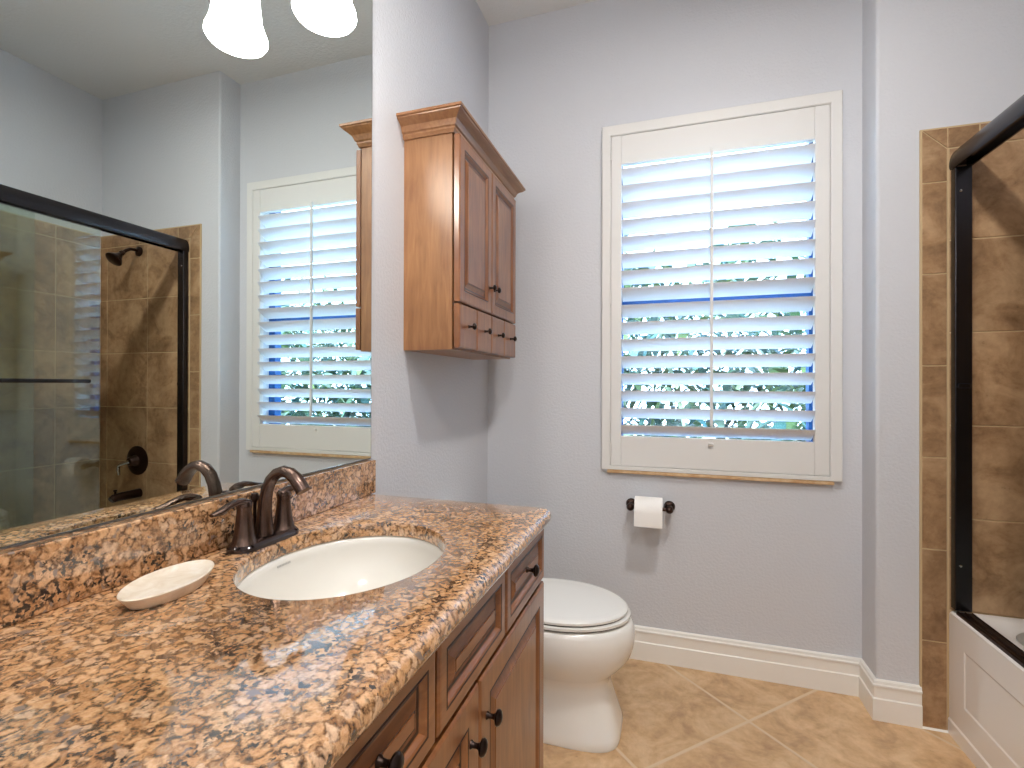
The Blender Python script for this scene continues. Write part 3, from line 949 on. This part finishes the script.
mb = Off(at); mb.lathe([(0.0204, -0.056), (0.0204, 0.056), (0.0192, 0.056), (0.0192, -0.056), (0.0204, -0.056)], at, (1, 0, 0), 32, cap0=False, cap1=False); mb.build('cardboard_core', 'stone', rl, smooth=40)

# ------------------------------------------------------------------ bathtub
at = (XA, (YT - D1) / 2, 0.0)
tb = thing('bathtub', 'white alcove bathtub with panelled apron below the sliding glass doors', 'bathtub', at)
y0, y1 = YT + 0.001, -D1 - 0.0095
mb = Off(at)
zt = 0.431
def rrect(x0, x1, ya, yb, r, z, n=8):
    q = []
    for cx, cy, a0 in ((x1 - r, yb - r, 0), (x0 + r, yb - r, PI / 2), (x0 + r, ya + r, PI), (x1 - r, ya + r, 1.5 * PI)):
        for k in range(n + 1):
            a = a0 + PI / 2 * k / n
            q.append((cx + r * math.cos(a), cy + r * math.sin(a), z))
    return q
X0b, X1b = XA, XB - 0.0095
xm = XA + 0.008
rings = [rrect(xm, X1b, y0, y1, 0.004, 0.0005), rrect(xm, X1b, y0, y1, 0.004, 0.422), rrect(X0b, X1b, y0, y1, 0.006, 0.4225), rrect(X0b, X1b, y0, y1, 0.006, zt - 0.005), rrect(X0b + 0.006, X1b - 0.002, y0 + 0.002, y1 - 0.002, 0.006, zt),
         rrect(X0b + 0.085, X1b - 0.05, y0 + 0.07, y1 - 0.07, 0.12, zt), rrect(X0b + 0.095, X1b - 0.058, y0 + 0.08, y1 - 0.08, 0.12, zt - 0.008), rrect(X0b + 0.115, X1b - 0.085, y0 + 0.13, y1 - 0.11, 0.11, 0.16), rrect(X0b + 0.15, X1b - 0.12, y0 + 0.18, y1 - 0.15, 0.09, 0.11)]
mb.loft(rings)
mb.build('tub_shell', 'acrylic', tb, smooth=40)
# apron skin with a raised foot strip and a recessed panel
mb = Off(at)
xa = xm - 0.0003
def aface(steps, ya, yb, za, zb):
    mb.loft([[(xa - h, ya + i, za + i), (xa - h, yb - i, za + i), (xa - h, yb - i, zb - i), (xa - h, ya + i, zb - i)] for i, h in steps] if False else
            [[(xa - h, a, b) for a, b in ((ya + i, za + i), (yb - i, za + i), (yb - i, zb - i), (ya + i, zb - i))] for i, h in steps])
mb.box((xa - 0.0115, y0, 0.0006), (xa, y1, 0.050)); 
mb.loft([[(xa - h, y, z) for h, z in ((0.0, 0.050), (0.0115, 0.050), (0.0077, 0.056), (0.0, 0.060))] for y in (y0, y1)])
mb.rects((xa, y1, 0.0505), (0, -1, 0), (0, 0, 1), (-1, 0, 0), y1 - y0, 0.3713, [(0, 0, 0), (0, 0.0077, 0), (0.062, 0.0077, 0), (0.090, 0.0076, 0), (0.096, 0.0056, 0), (0.100, 0.0054, 0)])
mb.build('apron', 'acrylic', tb)
mb = Off(at); mb.lathe([(0.03, 0), (0.032, 0.003), (0.026, 0.006), (0, 0.006)], (2.17, y1 - 0.2, 0.1103), (0, 0, 1), 24, cap1=False); mb.build('drain', 'dark_bronze', tb, smooth=40)

# ------------------------------------------------------------------ sliding shower doors
yd = -D1 - 0.0095
at = (1.826, (YT + yd) / 2, zt)
sd_ = thing('shower_door', 'black framed sliding glass shower door standing on the bathtub rim', 'shower door', at)
HX0, HX1 = 1.797, 1.852
mb = Off(at)
prof = [(1.800, 1.985), (1.7965, 1.990), (1.7955, 1.998)] + [(1.7955 + 0.034 * (1 - math.cos(a)), 2.000 + 0.060 * math.sin(a)) for a in [k * PI / 24 for k in range(1, 13)]] + [(1.846, 2.060), (1.852, 2.054), (1.852, 1.985), (1.846, 1.985), (1.846, 2.000), (1.806, 2.000), (1.806, 1.985)]
mb.loft([[(x, y, z) for x, z in prof] for y in (YT + 0.0005, yd)])
mb.build('header', 'black_metal', sd_, smooth=40)
for ya, yb in ((yd - 0.030, yd), (YT + 0.0005, YT + 0.030)):
    mb = Off(at); mb.cbox((1.801, ya, zt + 0.012), (1.849, yb, 1.9845), 0.002)
    j = mb.build('wall_jamb', 'black_metal', sd_)
    if yb == yd:
        for z in (1.90, 0.60):
            mb = Off(at); mb.lathe([(0.0045, 0), (0.0045, 0.002), (0, 0.003)], (1.815, ya, z), (0, -1, 0), 12, cap1=False); mb.build('screw', 'chrome', j)
        mb = Off(at); mb.cbox((1.806, ya - 0.006, 1.215), (1.843, ya, 1.232), 0.002); mb.build('bumper', 'black_metal', j)
mb = Off(at)
prof = [(1.803, zt + 0.0003), (1.803, zt + 0.010), (1.808, zt + 0.012), (1.812, zt + 0.0075), (1.826, zt + 0.0075), (1.828, zt + 0.012), (1.832, zt + 0.0075), (1.846, zt + 0.0075), (1.848, zt + 0.012), (1.851, zt + 0.010), (1.851, zt + 0.0003)]
mb.loft([[(x, y, z) for x, z in prof] for y in (YT + 0.001, yd - 0.0305)])
mb.build('bottom_track', 'dark_bronze', sd_)
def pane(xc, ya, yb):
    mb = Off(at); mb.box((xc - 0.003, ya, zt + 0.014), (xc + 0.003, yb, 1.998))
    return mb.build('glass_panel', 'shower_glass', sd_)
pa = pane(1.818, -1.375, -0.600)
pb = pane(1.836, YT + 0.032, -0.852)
mb = Off(at)
bx = 1.786
mb.tube([(bx, -0.662, 1.236), (bx, -1.29, 1.236)], 0.009, 14)
for y in (-0.70, -1.25):
    mb.tube([(bx, y, 1.236), (1.8145, y, 1.236)], 0.007, 12)
mb.build('towel_bar', 'black_metal', pa, smooth=45)

# ------------------------------------------------------------------ shower head, valve, tub spout on the tiled end wall
yw = -D1 - 0.0092
at = (2.199, yw, 2.022)
sh_ = thing('shower_head', 'dark bronze shower head on a short arm high on the tiled wall', 'shower head', at)
mb = MB(); mb.lathe([(0.030, 0), (0.029, 0.006), (0.016, 0.012), (0.010, 0.014)], (0, 0, 0), (0, -1, 0), 24); mb.build('wall_flange', 'dark_bronze', sh_, smooth=45)
mb = MB(); mb.tube([(0, 0, 0), (0, -0.03, 0.004), (0, -0.055, 0.0), (0, -0.078, -0.016), (0, -0.095, -0.032)], 0.0095, 14); mb.build('shower_arm', 'dark_bronze', sh_, smooth=45)
d = Vector((0, -0.68, -0.73)).normalized()
mb = MB(); mb.lathe([(0.011, 0), (0.015, 0.006), (0.015, 0.018), (0.012, 0.022), (0.018, 0.034), (0.034, 0.060), (0.043, 0.070), (0.045, 0.078), (0.040, 0.082), (0, 0.082)], (0, -0.090, -0.026), d, 28, cap1=False); mb.build('spray_head', 'dark_bronze', sh_, smooth=40)
at = (2.204, yw, 0.764)
vl = thing('shower_valve', 'round dark bronze shower valve with lever handle on the tiled wall', 'shower valve', at)
mb = MB(); mb.lathe([(0.088, 0.0), (0.087, 0.004), (0.075, 0.009), (0.034, 0.014), (0.030, 0.02), (0.026, 0.045), (0.020, 0.052), (0, 0.053)], (0, 0, 0), (0, -1, 0), 40, cap1=False); mb.build('escutcheon', 'dark_bronze', vl, smooth=40)
mb = MB(); mb.tube([(-0.006, -0.048, 0.0), (0.03, -0.060, -0.012), (0.062, -0.066, -0.022), (0.070, -0.064, -0.05), (0.068, -0.060, -0.082)], [0.011, 0.0105, 0.010, 0.0095, 0.007], 14); mb.build('lever', 'chrome', vl, smooth=45, label='bright lever handle')
at = (2.188, yw, 0.570)
ts = thing('tub_spout', 'dark bronze tub spout with diverter knob low on the tiled wall', 'tub spout', at)
mb = MB(); mb.tube([(0, 0, 0), (0, -0.01, 0), (0, -0.06, 0.0), (0, -0.11, 0.0), (0, -0.145, -0.004), (0, -0.158, -0.012)], [0.027, 0.027, 0.0255, 0.024, 0.023, 0.018], 20); mb.build('spout', 'dark_bronze', ts, smooth=45)
mb = MB(); mb.lathe([(0.006, 0.015), (0.006, 0.034), (0.010, 0.036), (0.010, 0.044), (0, 0.046)], (0, -0.135, 0), (0, 0, 1), 16, cap1=False); mb.build('diverter_knob', 'dark_bronze', ts, smooth=40)

# ------------------------------------------------------------------ garden seen between the louvers
mb = MB(); mb.box((-9, 0.17, -0.25), (11, 16, -0.15)); struct(mb.build('ground', 'mud'))
mb = MB()
def blade(p, dir_, L, wd, droop):
    d = Vector(dir_).normalized()
    side = d.cross(Vector((0, 0, 1)))
    if side.length < 1e-3: side = Vector((1, 0, 0))
    side.normalize()
    n = 4
    L0 = []; L1 = []
    for k in range(n + 1):
        t_ = k / n
        c = Vector(p) + d * (L * t_) + Vector((0, 0, -droop * t_ * t_ * L))
        w_ = wd * math.sin(PI * (0.12 + 0.86 * t_))
        L0.append(mb.vert(c + side * w_)); L1.append(mb.vert(c - side * w_))
    for k in range(n):
        mb.face((L0[k], L0[k + 1], L1[k + 1], L1[k]))
for k in range(14000):
    x = random.uniform(-3.0, 5.5); y = random.uniform(1.8, 5.2)
    top_ = 1.9 + 0.45 * math.sin(x * 1.7) + 0.3 * math.sin(x * 4.1 + 1) + 0.12 * y
    z = -0.15 + (top_ + 0.15) * random.random() ** 1.15
    a = random.uniform(0, 2 * PI)
    blade((x, y, z), (math.cos(a), math.sin(a), random.uniform(-0.2, 0.9)), random.uniform(0.2, 0.45), random.uniform(0.018, 0.05), random.uniform(0.2, 0.9))
hg = mb.build('garden_foliage', 'leaf')
hg['kind'] = 'stuff'
tag(hg, 'bright sunlit green leaves growing outside the window', 'foliage')
